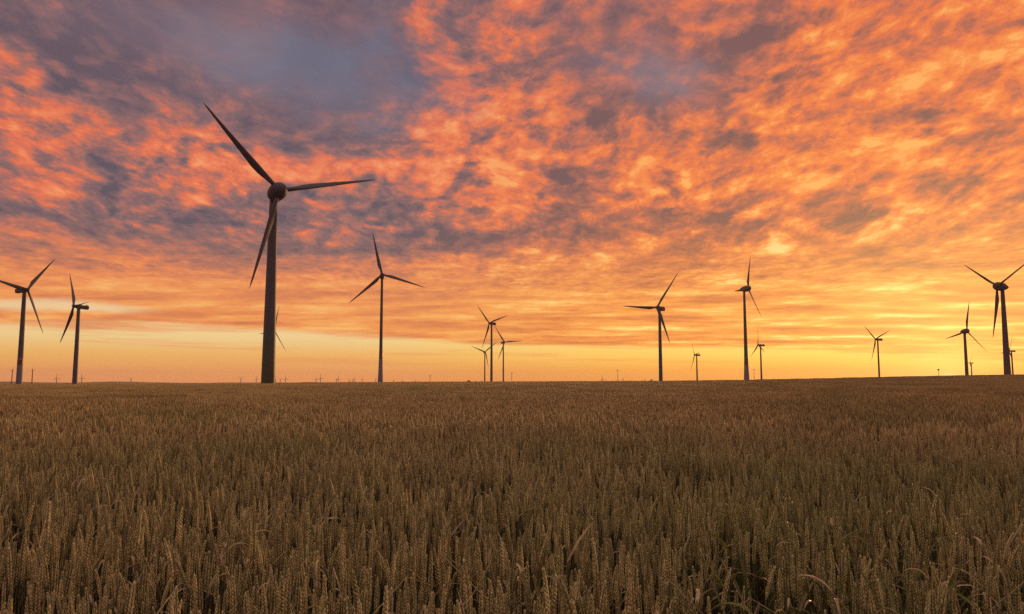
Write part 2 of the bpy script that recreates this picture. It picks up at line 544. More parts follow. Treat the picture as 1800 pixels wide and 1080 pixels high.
def put(name, data, parent=None, mtx=None):
    o = bpy.data.objects.new(name, data)
    COL.objects.link(o)
    if parent is not None:
        o.parent = parent
    if mtx is not None:
        o.matrix_local = mtx
    return o


def tag(o, label=None, cat=None, group=None, kind=None):
    for k, v in (('label', label), ('category', cat), ('group', group), ('kind', kind)):
        if v:
            o[k] = v
    return o


# ------------------------------------------------------------------ the lie of the land
CREST = 215.0
EAR_TOP = 0.97
_sk = [(-260, 676.5), (0, 676.5), (240, 675.6), (450, 675.0), (540, 672.9), (700, 672.0), (870, 671.2), (1050, 670.6), (1200, 669.8), (1320, 668.2),
       (1500, 664.2), (1650, 661.0), (1800, 658.8), (2060, 656.5)]
_ska = [azel(px, py) for px, py in _sk]


def sky_tan(az):
    a = max(_ska[0][0], min(_ska[-1][0], az))
    for (a0, e0), (a1, e1) in zip(_ska, _ska[1:]):
        if a <= a1:
            t = (a - a0) / (a1 - a0)
            e = e0 + (e1 - e0) * t
            break
    d = max(0.0, abs(az) - 48.0)
    e *= max(0.0, 1.0 - d / 60.0)
    return math.tan(math.radians(e))


def sstep(x, a, b):
    t = max(0.0, min(1.0, (x - a) / (b - a)))
    return t * t * (3 - 2 * t)


AZ_R0, AZ_R1 = azel(225, 672)[0], azel(620, 672)[0]


def height(x, y):
    r = math.hypot(x, y)
    az = math.degrees(math.atan2(x, y))
    gc = CAMZ + CREST * sky_tan(az) - EAR_TOP
    if r <= CREST:
        h = gc * (r / CREST) ** 1.5 if r > 0 else 0.0
    else:
        h = gc + (-8.0 - gc) * sstep(r, CREST + 4, 640.0)
    # a second low swell beyond, left of centre
    w = sstep(az, AZ_R0 - 3, AZ_R0 + 6) * (1 - sstep(az, AZ_R1 - 2, AZ_R1 + 6))
    if r > 500 and w > 0:
        top = CAMZ + 1150.0 * math.tan(math.radians(azel(450, 672.6)[1])) + 8.0
        h += w * top * math.exp(-((r - 1150.0) / 230.0) ** 2)
    return h


def polar_sheet(name, radii, nseg, mat_):
    vs, fs = [(0, 0, height(0, 0))], []
    for r in radii:
        for k in range(nseg):
            t = 2 * math.pi * k / nseg
            x, y = r * math.sin(t), r * math.cos(t)
            vs.append((x, y, height(x, y)))
    for k in range(nseg):
        fs.append((0, 1 + (k + 1) % nseg, 1 + k))
    for i in range(len(radii) - 1):
        for k in range(nseg):
            k2 = (k + 1) % nseg
            a, b_ = 1 + i * nseg, 1 + (i + 1) * nseg
            fs.append((a + k, a + k2, b_ + k2, b_ + k))
    me = bpy.data.meshes.new(name)
    me.from_pydata(vs, [], fs)
    me.materials.append(mat_)
    me.polygons.foreach_set('use_smooth', [True] * len(fs))
    return me


radii = [1, 2, 4, 7, 11, 16, 23, 32, 43, 56, 70, 86, 102, 120, 138, 156, 172, 186, 198, 207, 213, 217, 221, 227, 236, 248, 264, 284, 310, 345, 390,
         450, 520, 600, 680, 770, 850, 920, 980, 1040, 1090, 1140, 1190, 1240, 1300, 1380, 1460, 1560, 1700, 2000, 2600, 3400, 4600, 6500, 9000, 14000]
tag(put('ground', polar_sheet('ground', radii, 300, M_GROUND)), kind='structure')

# low hills on the horizon at the left
hv, hf = [], []
prof = [(-420, 674), (-250, 671.0), (-80, 670.4), (10, 671.0), (28, 671.2), (55, 672.2), (110, 672.9), (150, 672.4), (175, 671.3), (205, 670.9), (235, 671.4), (270, 672.4), (330, 673.2), (420, 674)]
N = 60
for i in range(N + 1):
    px = prof[0][0] + (prof[-1][0] - prof[0][0]) * i / N
    for (p0, q0), (p1, q1) in zip(prof, prof[1:]):
        if px <= p1 + 1e-6:
            t = (px - p0) / (p1 - p0)
            t = t * t * (3 - 2 * t)
            py = q0 + (q1 - q0) * t
            break
    d = ray(px, py)
    D_ = 11000.0
    d = d / math.hypot(d.x, d.y)
    top = CAMZ + D_ * d.z + .6 * math.sin(i * 1.9)
    for rr_, f_ in ((.9, 0.0), (.94, .35), (.97, .8), (1.0, 1.0), (1.03, .8), (1.1, 0.0)):
        z = -9.5 + (max(top, -9) + 9.5) * f_
        hv.append((d.x * D_ * rr_, d.y * D_ * rr_, z))
for i in range(N):
    for k in range(5):
        a = i * 6 + k
        hf.append((a, a + 6, a + 7, a + 1))
me = bpy.data.meshes.new('hills')
me.from_pydata(hv, [], hf)
me.materials.append(M_HILL)
me.polygons.foreach_set('use_smooth', [True] * len(hf))
tag(put('hills', me), kind='structure')
# ------------------------------------------------------------------ wind turbines
def airfoil(c, th, n=8):
    """closed section: chord along +x (leading edge), thickness y; quarter chord on the span axis."""
    pts = []
    for k in range(2 * n):
        t = 2 * math.pi * k / (2 * n)
        x = .5 * (1 + math.cos(t))            # 1 = leading edge .. 0 = trailing edge
        u = 1 - x
        y = 5 * th * (.2969 * math.sqrt(max(u, 0)) - .126 * u - .3516 * u * u + .2843 * u ** 3 - .1036 * u ** 4)
        pts.append(((x - .70) * c, (y if k < n else -y) * c))
    return pts


def blade_mesh(name, R, cmax, pos, root_r, pitch, r0, n=8, taper=.85):
    mb, rings = MB(), []
    for f in (0, .02, .05, .09, .14, .20, .28, .38, .50, .62, .74, .85, .93, .975, 1.0):
        z = r0 + (R - r0) * f
        tw = math.radians(pitch + 20 * (1 - f) ** 2.2)
        w = sstep(f, .02, pos)
        ch = cmax * (1 - taper * ((f - pos) / (1 - pos)) ** .92) if f > pos else cmax
        if f > .97:
            ch *= .55 if f < 1 else .16
        sec = airfoil(ch, .16 + .2 * (1 - f) ** 2, n)
        ring = []
        for k, (x, y) in enumerate(sec):
            t = 2 * math.pi * k / (2 * n)
            cx, cy = root_r * math.cos(t), root_r * math.sin(t)
            X_, Y_ = cx + (x - cx) * w, cy + (y - cy) * w
            ring.append((X_ * math.cos(tw) + Y_ * math.sin(tw), -X_ * math.sin(tw) + Y_ * math.cos(tw) - .03 * R * f * f, z))
        rings.append(ring)
    mb.loft(rings)
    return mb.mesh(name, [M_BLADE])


def rbox(mb, y0, y1, w, z0, z1, sl=.0, bev=.35):
    """rounded box cabin along Y (rotor at +Y) built as lofted rounded-rectangle rings."""
    def ring(y, s, dz=0):
        hw, h0, h1 = w / 2 * s, z0 * s + dz, z1 * s + dz
        b_ = bev * s
        out = []
        for cx, cz, a0 in ((hw - b_, h1 - b_, 0), (-hw + b_, h1 - b_, 90), (-hw + b_, h0 + b_, 180), (hw - b_, h0 + b_, 270)):
            for k in range(4):
                a = math.radians(a0 + k * 30)
                out.append((cx + b_ * math.cos(a), y, cz + b_ * math.sin(a)))
        return out
    mb.loft([ring(y0, .82, sl), ring(y0 + .25, .93, sl), ring(y0 + .6, 1, sl * .8), ring((y0 + y1) / 2, 1), ring(y1 - 1.2, 1), ring(y1 - .3, .86), ring(y1, .66)])


# kinds of machine -- meshes are shared between the machines of a kind
def egg_kind(R, cmax, pos, pitch=5):
    k = {}
    s = R / 35.0 * .93
    mb = MB()
    mb.lathe([(3.0 * s, .02), (2.93 * s, .7 * s), (2.6 * s, 1.5 * s), (1.9 * s, 2.25 * s), (.9 * s, 2.8 * s), (-.2 * s, 3.05 * s), (-1.35 * s, 3.08 * s)], 32, 'Y')
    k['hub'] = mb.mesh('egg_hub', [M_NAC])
    mb = MB()
    o_ = -1.5 * s
    mb.lathe([(o_ - y * s, r * s) for y, r in ((0, 2.9), (.05, 3.07), (1.0, 3.06), (2.2, 2.92), (3.6, 2.6), (5.0, 2.1), (6.4, 1.42), (7.2, .85), (7.6, .3), (7.65, .02))], 32, 'Y')
    mb.lathe([(-2.9 * s, 1.25 * s), (-1.8 * s, 1.3 * s)], 20, 'Z', org=(0, -4.2 * s, 0))
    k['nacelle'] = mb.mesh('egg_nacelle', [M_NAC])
    mb = MB()
    mb.tube([(0, 0, 0), (0, 0, 1.6)], [.07, .06], 6)
    mb.box((-.7, -.06, 1.3), (.7, .06, 1.42))
    mb.lathe([(1.42, .1), (1.75, .1)], 8, 'Z', org=(-.6, 0, 0))
    mb.lathe([(1.42, .1), (1.75, .1)], 8, 'Z', org=(.6, 0, 0))
    k['sensor'] = (mb.mesh('sensor', [M_POLE], False), (0, -6.4 * s, 1.35 * s))
    k['blade'] = blade_mesh('egg_blade', R, cmax, pos, .75 * s, pitch, 2.0 * s)
    k['over'], k['drop'], k['R'] = 4.4 * s, 2.6 * s, R
    return k


def box_kind(R, cmax, pos, pitch=4, small=False):
    k = {}
    s = R / 40.0
    mb = MB()
    mb.lathe([(1.9 * s, .02), (1.8 * s, .55 * s), (1.4 * s, 1.05 * s), (.6 * s, 1.45 * s), (-.6 * s, 1.6 * s), (-1.3 * s, 1.55 * s)], 10 if small else 24, 'Y')
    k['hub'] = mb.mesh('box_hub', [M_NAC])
    mb = MB()
    rbox(mb, -13.2 * s, -1.4 * s, 3.5 * s, -1.75 * s, 1.85 * s, .15 * s, .5 * s)
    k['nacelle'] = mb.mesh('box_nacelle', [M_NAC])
    mb = MB()
    mb.box((-1.2 * s, -.5 * s, 0), (1.2 * s, .5 * s, .75 * s))
    mb.tube([(0, 0, .7 * s), (0, 0, 2.2 * s)], [.07, .05], 5)
    k['sensor'] = (mb.mesh('cooler', [M_POLE], False), (0, -11.2 * s, 1.85 * s))
    k['blade'] = blade_mesh('box_blade', R, cmax, pos, .95 * s, pitch, 1.2 * s, 4 if small else 8)
    k['over'], k['drop'], k['R'] = 5.0 * s, 1.7 * s, R
    return k


K_EGG = egg_kind(35.0, 2.45, .26, pitch=20)
K_EGGW = egg_kind(41.0, 3.9, .13)
K_BOX = box_kind(40.0, 3.2, .20)
K_BOXF = box_kind(40.0, 3.3, .22, pitch=76)
K_TINY = box_kind(40.0, 4.6, .22, small=True)


def tower_mesh(H, rb, rt, flare=0.0, n=28):
    mb = MB()
    prof = []
    for i in range(25):
        f = i / 24
        r = rb + (rt - rb) * f
        r += flare * max(0.0, 1 - f / .42) ** 2.0
        prof.append((H * f, r))
    prof.insert(0, (-1.5, prof[0][1]))
    mb.lathe(prof, n, 'Z')
    return mb


def turbine(hub_px, rho, beta, phi, kind, rb, rt, label, flare=0.0, mat_t=None, band=None, group=None, dist=None, detail=True, over=None):
    R = kind['R']
    d_ = ray(*hub_px)
    d_ = d_ / math.hypot(d_.x, d_.y)
    dist = dist or R / rho
    sc = rho * dist / R                      # 1 for the fitted machines
    hub = Vector((0, 0, CAMZ)) + d_ * dist
    b_ = math.radians(beta)
    tv = Vector((-d_.x, -d_.y, 0))
    rt_ = Vector((d_.y, -d_.x, 0))
    n = math.cos(b_) * tv + math.sin(b_) * rt_          # the way the rotor faces
    ov = over or kind['over']
    base = hub - n * ov * sc
    zg = height(base.x, base.y)
    root = put('wind_turbine', None)
    root.location = (base.x, base.y, zg)
    tag(root, label, 'wind turbine', group)
    root.empty_display_size = 2
    H = hub.z - zg - kind['drop'] * sc
    mb = tower_mesh(H, rb, rt, flare, 28 if detail else 12)
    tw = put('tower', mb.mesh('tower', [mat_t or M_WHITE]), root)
    if band:
        z0, z1 = band
        f = lambda z: rb + (rt - rb) * z / H + flare * max(0.0, 1 - z / H / .42) ** 2.0
        m2 = MB()
        m2.lathe([(z0, f(z0) + .03), (z1, f(z1) + .03)], 28, 'Z', cap=False)
        put('marking_band', m2.mesh('marking_band', [M_RED]), tw)
    # rotor frame: X = right as seen from the front, Y = forward, Z = up, tilted back by 5 degrees
    h = Vector((-n.y, n.x, 0))
    tl = math.radians(5)
    nt = n * math.cos(tl) + Vector((0, 0, math.sin(tl)))
    v = nt.cross(h)
    if v.z < 0:
        v = -v
    off = Vector((hub.x - base.x, hub.y - base.y, hub.z - zg))

    def frame(x, y, z, o=off, s=1.0):
        m_ = Matrix.Identity(4)
        for i in range(3):
            m_[i][0], m_[i][1], m_[i][2], m_[i][3] = x[i] * s, y[i] * s, z[i] * s, o[i]
        return m_
    xr = nt.cross(v)
    put('hub', kind['hub'], root, frame(xr, nt, v, off, sc))
    na = put('nacelle', kind['nacelle'], root, frame(xr, nt, v, off, sc))
    if detail:
        put('wind_sensor', kind['sensor'][0], na, Matrix.Translation(kind['sensor'][1]))
    for k in range(3):
        th = math.radians(phi + 120 * k)
        s_ = math.cos(th) * h + math.sin(th) * v
        t_ = math.sin(th) * h - math.cos(th) * v
        put('blade', kind['blade'], root, frame(t_, -nt, s_, off, sc))
    return root


NEARG = 'wind turbines standing around the wheat field'
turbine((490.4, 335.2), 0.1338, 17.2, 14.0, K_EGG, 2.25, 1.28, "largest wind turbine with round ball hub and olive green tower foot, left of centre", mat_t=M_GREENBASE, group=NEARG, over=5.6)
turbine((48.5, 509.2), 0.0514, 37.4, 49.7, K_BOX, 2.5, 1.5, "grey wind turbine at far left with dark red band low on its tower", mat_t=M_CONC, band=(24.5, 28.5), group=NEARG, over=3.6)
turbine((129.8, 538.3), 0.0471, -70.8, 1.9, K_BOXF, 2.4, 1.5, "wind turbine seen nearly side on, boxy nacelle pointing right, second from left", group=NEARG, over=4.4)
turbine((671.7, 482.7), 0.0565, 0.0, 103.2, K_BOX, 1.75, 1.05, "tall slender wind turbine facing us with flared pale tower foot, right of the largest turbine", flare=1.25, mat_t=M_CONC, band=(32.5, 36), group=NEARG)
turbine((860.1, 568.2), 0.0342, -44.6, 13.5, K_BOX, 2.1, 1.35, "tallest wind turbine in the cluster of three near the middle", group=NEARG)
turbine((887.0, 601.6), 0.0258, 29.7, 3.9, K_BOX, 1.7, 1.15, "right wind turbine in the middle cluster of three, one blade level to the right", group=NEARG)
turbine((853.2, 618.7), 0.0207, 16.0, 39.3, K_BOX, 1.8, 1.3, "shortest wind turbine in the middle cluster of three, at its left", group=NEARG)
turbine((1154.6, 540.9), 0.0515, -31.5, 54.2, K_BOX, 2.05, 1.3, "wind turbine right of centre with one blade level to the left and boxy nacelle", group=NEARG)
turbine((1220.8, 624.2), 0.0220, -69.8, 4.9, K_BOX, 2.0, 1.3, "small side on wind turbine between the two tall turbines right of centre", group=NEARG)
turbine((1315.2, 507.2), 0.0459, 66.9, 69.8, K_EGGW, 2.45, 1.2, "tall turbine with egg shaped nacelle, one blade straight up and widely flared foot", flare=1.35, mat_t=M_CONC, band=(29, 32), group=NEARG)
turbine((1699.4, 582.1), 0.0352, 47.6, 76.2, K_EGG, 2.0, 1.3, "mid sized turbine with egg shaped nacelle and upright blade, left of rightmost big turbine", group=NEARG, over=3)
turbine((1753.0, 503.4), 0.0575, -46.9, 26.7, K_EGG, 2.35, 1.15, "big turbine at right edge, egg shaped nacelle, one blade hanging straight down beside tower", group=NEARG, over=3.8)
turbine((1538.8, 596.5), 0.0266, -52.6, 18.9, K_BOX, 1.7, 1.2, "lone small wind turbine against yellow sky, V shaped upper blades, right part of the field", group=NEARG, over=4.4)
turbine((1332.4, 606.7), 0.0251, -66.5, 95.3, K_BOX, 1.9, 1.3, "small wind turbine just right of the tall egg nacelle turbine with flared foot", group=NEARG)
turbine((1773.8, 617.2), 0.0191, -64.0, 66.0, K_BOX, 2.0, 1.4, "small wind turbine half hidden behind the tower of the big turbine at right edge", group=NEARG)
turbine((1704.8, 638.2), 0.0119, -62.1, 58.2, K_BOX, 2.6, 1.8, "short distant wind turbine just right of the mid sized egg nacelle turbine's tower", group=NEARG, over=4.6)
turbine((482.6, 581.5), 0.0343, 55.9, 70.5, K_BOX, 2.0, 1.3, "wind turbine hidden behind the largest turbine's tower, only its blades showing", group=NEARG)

# the far line of machines along the horizon: hub (photo), rotor radius in px, facing, phase, label
TG = 'tiny wind turbines along the horizon'
TINY = [
    ((22.2, 650.4), 5.6, 20, 62, "tiny turbine at far left edge, thick stem left of the red banded tower"),
    ((58.0, 649.8), 4.8, 35, 92, "tiny turbine with thick stem just right of the red banded tower"),
    ((100.0, 664.3), 7.2, 15, 94, "tiny faint turbine midway between red banded tower and side on turbine"),
    ((144.3, 664.2), 6.8, 20, 97, "tiny faint turbine just right of the side on turbine's tower foot"),
    ((230.5, 666.6), 5.0, 25, 45, "lone tiny turbine above the low hill left of the largest turbine"),
    ((423.5, 664.8), 5.8, 8, 30, "tiny Y shaped turbine left of the largest turbine's foot"),
    ((451.0, 666.0), 5.6, 30, 95, "tiny turbine immediately left of the largest turbine's foot"),
    ((484.8, 666.0), 4.2, 30, 80, "tiny turbine touching the right side of the largest turbine's foot"),
    ((493.0, 666.8), 5.0, 20, 135, "tiny turbine with one blade up left, just right of the largest turbine's foot"),
    ((502.5, 665.6), 6.8, 25, 92, "tiny turbine with upright blade, second clear one right of the largest turbine's foot"),
    ((555.9, 666.4), 6.0, 25, 92, "tiny turbine left of a taller one, midway between the largest and slender turbines"),
    ((563.8, 664.2), 7.0, 12, 91, "tallest tiny turbine midway between the largest and slender turbines"),
    ((591.7, 666.8), 4.6, 40, 60, "tiny stubby turbine, left one of a close pair before the slender turbine"),
    ((595.3, 665.5), 5.8, 15, 95, "tiny turbine, right one of a close pair before the slender turbine"),
    ((614.2, 667.8), 4.4, 35, 85, "tiny low turbine standing alone after the close pair"),
    ((620.7, 667.0), 4.4, 40, 65, "tiny turbine with slanting blade left of a thin T shaped one"),
    ((623.8, 664.9), 3.6, 10, 30, "tiny thin T shaped turbine left of the slender turbine"),
    ((636.6, 666.5), 5.0, 18, 90, "tiny cross shaped turbine left of the slender turbine, standing alone"),
    ((661.0, 666.2), 4.6, 35, 70, "tiny turbine hugging the left side of the slender turbine's foot"),
    ((692.3, 668.1), 3.8, 30, 88, "tiny low turbine just right of the slender turbine's foot"),
    ((707.4, 669.4), 3.0, 30, 50, "faintest tiny turbine two steps right of the slender turbine's foot"),
    ((729.8, 669.2), 3.2, 25, 92, "very low tiny turbine left of the leftmost T mast"),
    ((1059.1, 666.3), 7.2, 30, 101, "tiny turbine with upright blade left of the middle T mast"),
    ((1095.5, 666.4), 5.0, 35, 68, "tiny turbine with blade leaning right, right of the middle T mast"),
    ((1134.0, 667.6), 3.6, 30, 92, "tiny faint turbine between the two round trees"),
]
for hp, rp, be, ph, lb in TINY:
    hpx = max(4.0, 673.0 - hp[1])
    dist = 78.0 * FOC / (hpx + 1.2)
    dist = min(dist, 11500.0)
    turbine(hp, rp / FOC, be, ph, K_TINY, .00042 * dist + .6, .0003 * dist + .5, lb, group=TG, dist=dist, detail=False)
# ------------------------------------------------------------------ masts and trees on the horizon
def mast(px, top, dist, lab, bar=1.0, lampy=False):
    d_ = ray(px, top)
    d_ = d_ / math.hypot(d_.x, d_.y)
    p = Vector((0, 0, CAMZ)) + d_ * dist
    zg = height(p.x, p.y)
    H = p.z - zg
    k = dist / FOC
    root = put('utility_mast', None)
    root.location = (p.x, p.y, zg)
    root.rotation_euler = (0, 0, -math.atan2(p.x, p.y))
    tag(root, lab, 'utility mast', 'thin masts on the horizon')
    mb = MB()
    mb.lathe([(-1, .52 * k), (0, .5 * k), (H, .30 * k)], 12, 'Z')
    put('pole', mb.mesh('pole', [M_POLE]), root)
    mb = MB()
    w = 2.2 * k * bar
    mb.box((-w, -.2 * k, H - 1.2 * k), (w, .2 * k, H - .7 * k))
    if lampy:
        mb.box((-w * .8, -.3 * k, H - .7 * k + .002), (w * .8, .3 * k, H + 1.0 * k))
    arm = put('crossarm', mb.mesh('crossarm', [M_POLE], False), root)
    for sx in (-.85, 0, .85):
        mb = MB()
        x_ = sx * w
        z_ = H - .7 * k
        mb.lathe([(z_ + .01, .12 * k), (z_ + .25 * k, .2 * k), (z_ + .45 * k, .12 * k), (z_ + .7 * k, .16 * k)], 8, 'Z', org=(x_, 0, 0))
        put('insulator', mb.mesh('insulator', [M_POLE]), arm)


mast(755.9, 660.0, 1500, "thin T mast right of the slender turbine, leftmost of the T masts")
mast(899.6, 655.2, 1450, "thin T mast just right of the middle cluster of three turbines")
mast(1085.8, 650.6, 1400, "thin T mast left of the two round trees, right of centre")
mast(1325.3, 649.3, 1400, "thin T mast between the tall flared turbine and the small one beside it", bar=1.1)
mast(1649.6, 650.0, 1500, "thin mast with thick square head near the sun glow at right", bar=.75, lampy=True)


def tree(px, top, wpx, dist, lab, seed, squash=1.0, cat='tree'):
    rng = random.Random(seed)
    d_ = ray(px, top)
    d_ = d_ / math.hypot(d_.x, d_.y)
    p = Vector((0, 0, CAMZ)) + d_ * dist
    zg = height(p.x, p.y)
    H = p.z - zg
    W = wpx * dist / FOC
    root = put('tree', None)
    root.location = (p.x, p.y, zg)
    tag(root, lab, cat, 'round trees on the horizon')
    mb = MB()
    mb.tube([(0, 0, -.5), (.1, 0, H * .25), (-.1, .1, H * .5), (.1, 0, H * .8)], [.045 * H * .6, .036 * H * .6, .025 * H * .6, .01 * H], 8)
    for k in range(6):
        a = k * 1.05 + rng.random()
        z0 = H * (.38 + .06 * k)
        mb.tube([(0, 0, z0), (math.cos(a) * W * .2, math.sin(a) * W * .2, z0 + H * .1), (math.cos(a) * W * .36, math.sin(a) * W * .36, z0 + H * .17)], [.016 * H, .01 * H, .004 * H], 5)
    put('trunk', mb.mesh('trunk', [M_BARK]), root)
    mb = MB()
    cl = [(Vector((rng.uniform(-.5, .5) * W * .66, rng.uniform(-.5, .5) * W * .66, H * rng.uniform(.42, .82))), rng.uniform(.14, .26) * W) for _ in range(16)]
    cl.append((Vector((0, 0, H * .86)), H * .12))
    for c_, r_ in cl:
        for k in range(150):
            q = Vector((rng.gauss(0, 1), rng.gauss(0, 1), rng.gauss(0, .8)))
            q = c_ + q.normalized() * r_ * rng.uniform(.45, 1.05)
            if q.z > H:
                q.z = H - rng.random() * .3
            u = Vector((rng.gauss(0, 1), rng.gauss(0, 1), rng.gauss(0, 1))).normalized()
            w = u.cross(Vector((rng.gauss(0, 1), rng.gauss(0, 1), rng.gauss(0, 1)))).normalized()
            s_ = rng.uniform(.22, .5) * W / 7.0
            mb.add([q - u * s_, q + w * s_ * .5, q + u * s_, q - w * s_ * .5], [(0, 1, 2, 3)])
    me_ = bpy.data.meshes.new('crown')
    me_.from_pydata(mb.v, [], mb.f)
    me_.materials.append(M_TREE)
    put('crown', me_, root)


tree(823.8, 667.4, 9.0, 900, "widest dark round tree on the horizon, left of the middle turbine cluster", 1)
tree(836.5, 668.9, 6.0, 960, "low dark tree second left of the middle turbine cluster", 2)
tree(847.0, 669.2, 4.6, 1000, "smallest dark tree touching the shortest cluster turbine's foot", 3)
tree(1128.4, 667.6, 5.6, 950, "lower dark round tree right of the middle T mast", 4)
tree(1145.3, 665.4, 6.6, 950, "taller dark round tree close left of the turbine right of centre", 5)
tree(118.5, 673.4, 7.5, 900, "low dark tree clump peeping over the crop left of the side on turbine", 6)
# ------------------------------------------------------------------ the wheat crop
from mathutils import noise as mnoise
WMATS = [M_EAR, M_STEM, M_LEAF, M_DRY, M_GREENLEAF]
wr = random.Random(21)


def basis(d):
    d = d.normalized()
    u = d.cross(Vector((0.0, 1.0, 0.13))).normalized()
    return d, u, d.cross(u)


def strip(mb, p0, dirn, L, w, droop, n, mi, fold=.25, twist=0.0):
    """a grass blade: leaves the stem along dirn and bends over."""
    p = Vector(p0)
    d = Vector(dirn).normalized()
    vs, fs = [], []
    for i in range(n + 1):
        f = i / n
        side = d.cross(Vector((0, 0, 1)))
        if side.length < 1e-3:
            side = Vector((1, 0, 0))
        side.normalize()
        nn = side.cross(d)
        if twist:
            side = (side * math.cos(twist * f) + nn * math.sin(twist * f))
        ww = w * (1 - f ** 2.2) * (.55 + .45 * min(1, f * 5)) + .0004
        vs += [tuple(p - side * ww * .5), tuple(p + nn * ww * -fold), tuple(p + side * ww * .5)]
        p = p + d * (L / n)
        d = (d + Vector((0, 0, -droop / n))).normalized()
    for i in range(n):
        a = i * 3
        fs += [(a, a + 1, a + 4, a + 3), (a + 1, a + 2, a + 5, a + 4)]
    mb.add(vs, fs, mi)


def kernel(mb, c, d, L, w, t, u):
    d, u_, w_ = d.normalized(), u, d.cross(u)
    a, b_ = c - d * L * .5, c + d * L * .5
    m_ = c - d * L * .08
    mb.add([a, m_ + u_ * w * .5, m_ + w_ * t * .5, m_ - u_ * w * .5, m_ - w_ * t * .5, b_],
           [(0, 2, 1), (0, 3, 2), (0, 4, 3), (0, 1, 4), (5, 1, 2), (5, 2, 3), (5, 3, 4), (5, 4, 1)], 0)


def plant(mb, x, y, H, lean, ear_l, ear_w, lod, nleaf, dry=False, green=False, nod=0.0):
    a = wr.uniform(0, 2 * math.pi)
    lx, ly = math.cos(a) * lean, math.sin(a) * lean
    zb = 0.0 if lod == 0 else (.35 if lod == 1 else .62)
    stem_top = H - ear_l

    def at(z):
        f = max(0.0, z / H)
        return Vector((x + lx * H * f ** 1.8, y + ly * H * f ** 1.8, z))
    if lod <= 1:
        zs = (zb, .55, stem_top * .8, stem_top) if lod == 0 else (zb, stem_top)
        mb.tube([at(z) for z in zs], [.0021, .0019, .0016, .0014][:len(zs)] if lod == 0 else [.0022, .0016], 3, 4 if green else 1)
    base = at(stem_top)
    d, u, w = basis(at(H) - at(stem_top - .05))
    bend = Vector((math.cos(a), math.sin(a), 0)) * nod

    def ax(s):
        return base + d * ear_l * s + bend * ear_l * s * s - Vector((0, 0, 1)) * ear_l * nod * .3 * s * s
    ra = wr.uniform(0, math.pi)
    u, w = u * math.cos(ra) + w * math.sin(ra), w * math.cos(ra) - u * math.sin(ra)
    if lod == 0:
        nk = 11
        for i in range(nk):
            s = (i + .3) / (nk + .2)
            env = min(1.0, .55 + s * 2.6) * (1.0 if s < .55 else 1 - .7 * ((s - .55) / .45) ** 1.5)
            for q in range(4):
                sd = (u, w, -u, -w)[q]
                ss = s + (.5 / nk if q % 2 else 0.0)
                if ss > 1:
                    continue
                c = ax(ss) + sd * ear_w * (.33 if q % 2 == 0 else .24) * env
                dd = d + sd * wr.uniform(.08, .34) + u * wr.uniform(-.1, .1)
                kernel(mb, c, dd, ear_l * wr.uniform(.135, .17), ear_w * .46 * env, ear_w * .40 * env, sd.cross(d).normalized())
        kernel(mb, ax(.985), d, ear_l * .12, ear_w * .35, ear_w * .3, u)
    else:
        nr, ns = {1: (9, 5), 2: (5, 4), 3: (3, 3)}[lod]
        rings = []
        for i in range(nr):
            s = i / (nr - 1)
            env = min(1.0, .4 + s * 3) * (1.0 if s < .5 else 1 - .8 * ((s - .5) / .5) ** 1.5)
            if lod == 1:
                env *= 1.12 if i % 2 else .86
            rr_ = ear_w * .52 * env
            o = ra + (i % 2) * math.pi / ns
            rings.append([tuple(ax(s) + rr_ * (math.cos(o + 2 * math.pi * k / ns) * u + math.sin(o + 2 * math.pi * k / ns) * w)) for k in range(ns)])
        mb.loft(rings, 0, cap=False)
    for k in range(nleaf):
        z = stem_top * wr.uniform(.45, .86)
        la = wr.uniform(0, 2 * math.pi)
        up = wr.uniform(.5, 1.6)
        mi = 3 if dry and k == 0 else (4 if green else 2)
        L = wr.uniform(.10, .20)
        if mi == 3:
            z, up, L = stem_top * wr.uniform(.9, 1.0), 1.5, wr.uniform(.13, .22)
        strip(mb, at(z), (math.cos(la), math.sin(la), up), L, wr.uniform(.007, .012), wr.uniform(.6, 2.6), {0: 7, 1: 4, 2: 2, 3: 1}[lod], mi, twist=wr.uniform(-1, 1) if lod == 0 else 0)


def src(name, mb, smooth=True):
    me_ = bpy.data.meshes.new(name)
    me_.from_pydata([tuple(p) for p in mb.v], [], mb.f)
    for m_ in WMATS:
        me_.materials.append(m_)
    me_.polygons.foreach_set('material_index', mb.m)
    me_.polygons.foreach_set('use_smooth', [smooth] * len(mb.f))
    return bpy.data.objects.new(name, me_)


def rH(sd=.045):
    return min(1.08, max(.78, wr.gauss(EAR_TOP - .02, sd)))


SRC = {0: [], 1: [], 2: [], 3: [], 4: [], 5: []}
for k in range(22):
    mb = MB()
    green = k in (19,)
    nod = wr.choice((0, 0, .03, .06, .1)) if k != 20 else .2
    plant(mb, 0, 0, rH(.03), abs(wr.gauss(0, .04)), wr.uniform(.082, .112), wr.uniform(.012, .0148), 0, wr.choice((0, 1, 1)), dry=k in (7, 20), green=green, nod=nod)
    SRC[0].append(src('wheat_plant_source', mb))
for k in range(6):
    mb = MB()
    for j in range(34):
        plant(mb, wr.uniform(-.19, .19), wr.uniform(-.19, .19), rH(), abs(wr.gauss(0, .05)), wr.uniform(.075, .105), wr.uniform(.0125, .0155), 1, wr.choice((0, 1, 1)), dry=wr.random() < .05, green=wr.random() < .04, nod=wr.choice((0, .04, .1)))
    SRC[1].append(src('wheat_clump_source', mb))
for k in range(5):
    mb = MB()
    for j in range(420):
        plant(mb, wr.uniform(-.68, .68), wr.uniform(-.68, .68), rH(.05), abs(wr.gauss(0, .05)), wr.uniform(.08, .11), wr.uniform(.013, .017), 2, 1 if wr.random() < .45 else 0, dry=wr.random() < .03, green=wr.random() < .05)
    SRC[2].append(src('wheat_patch_source', mb))
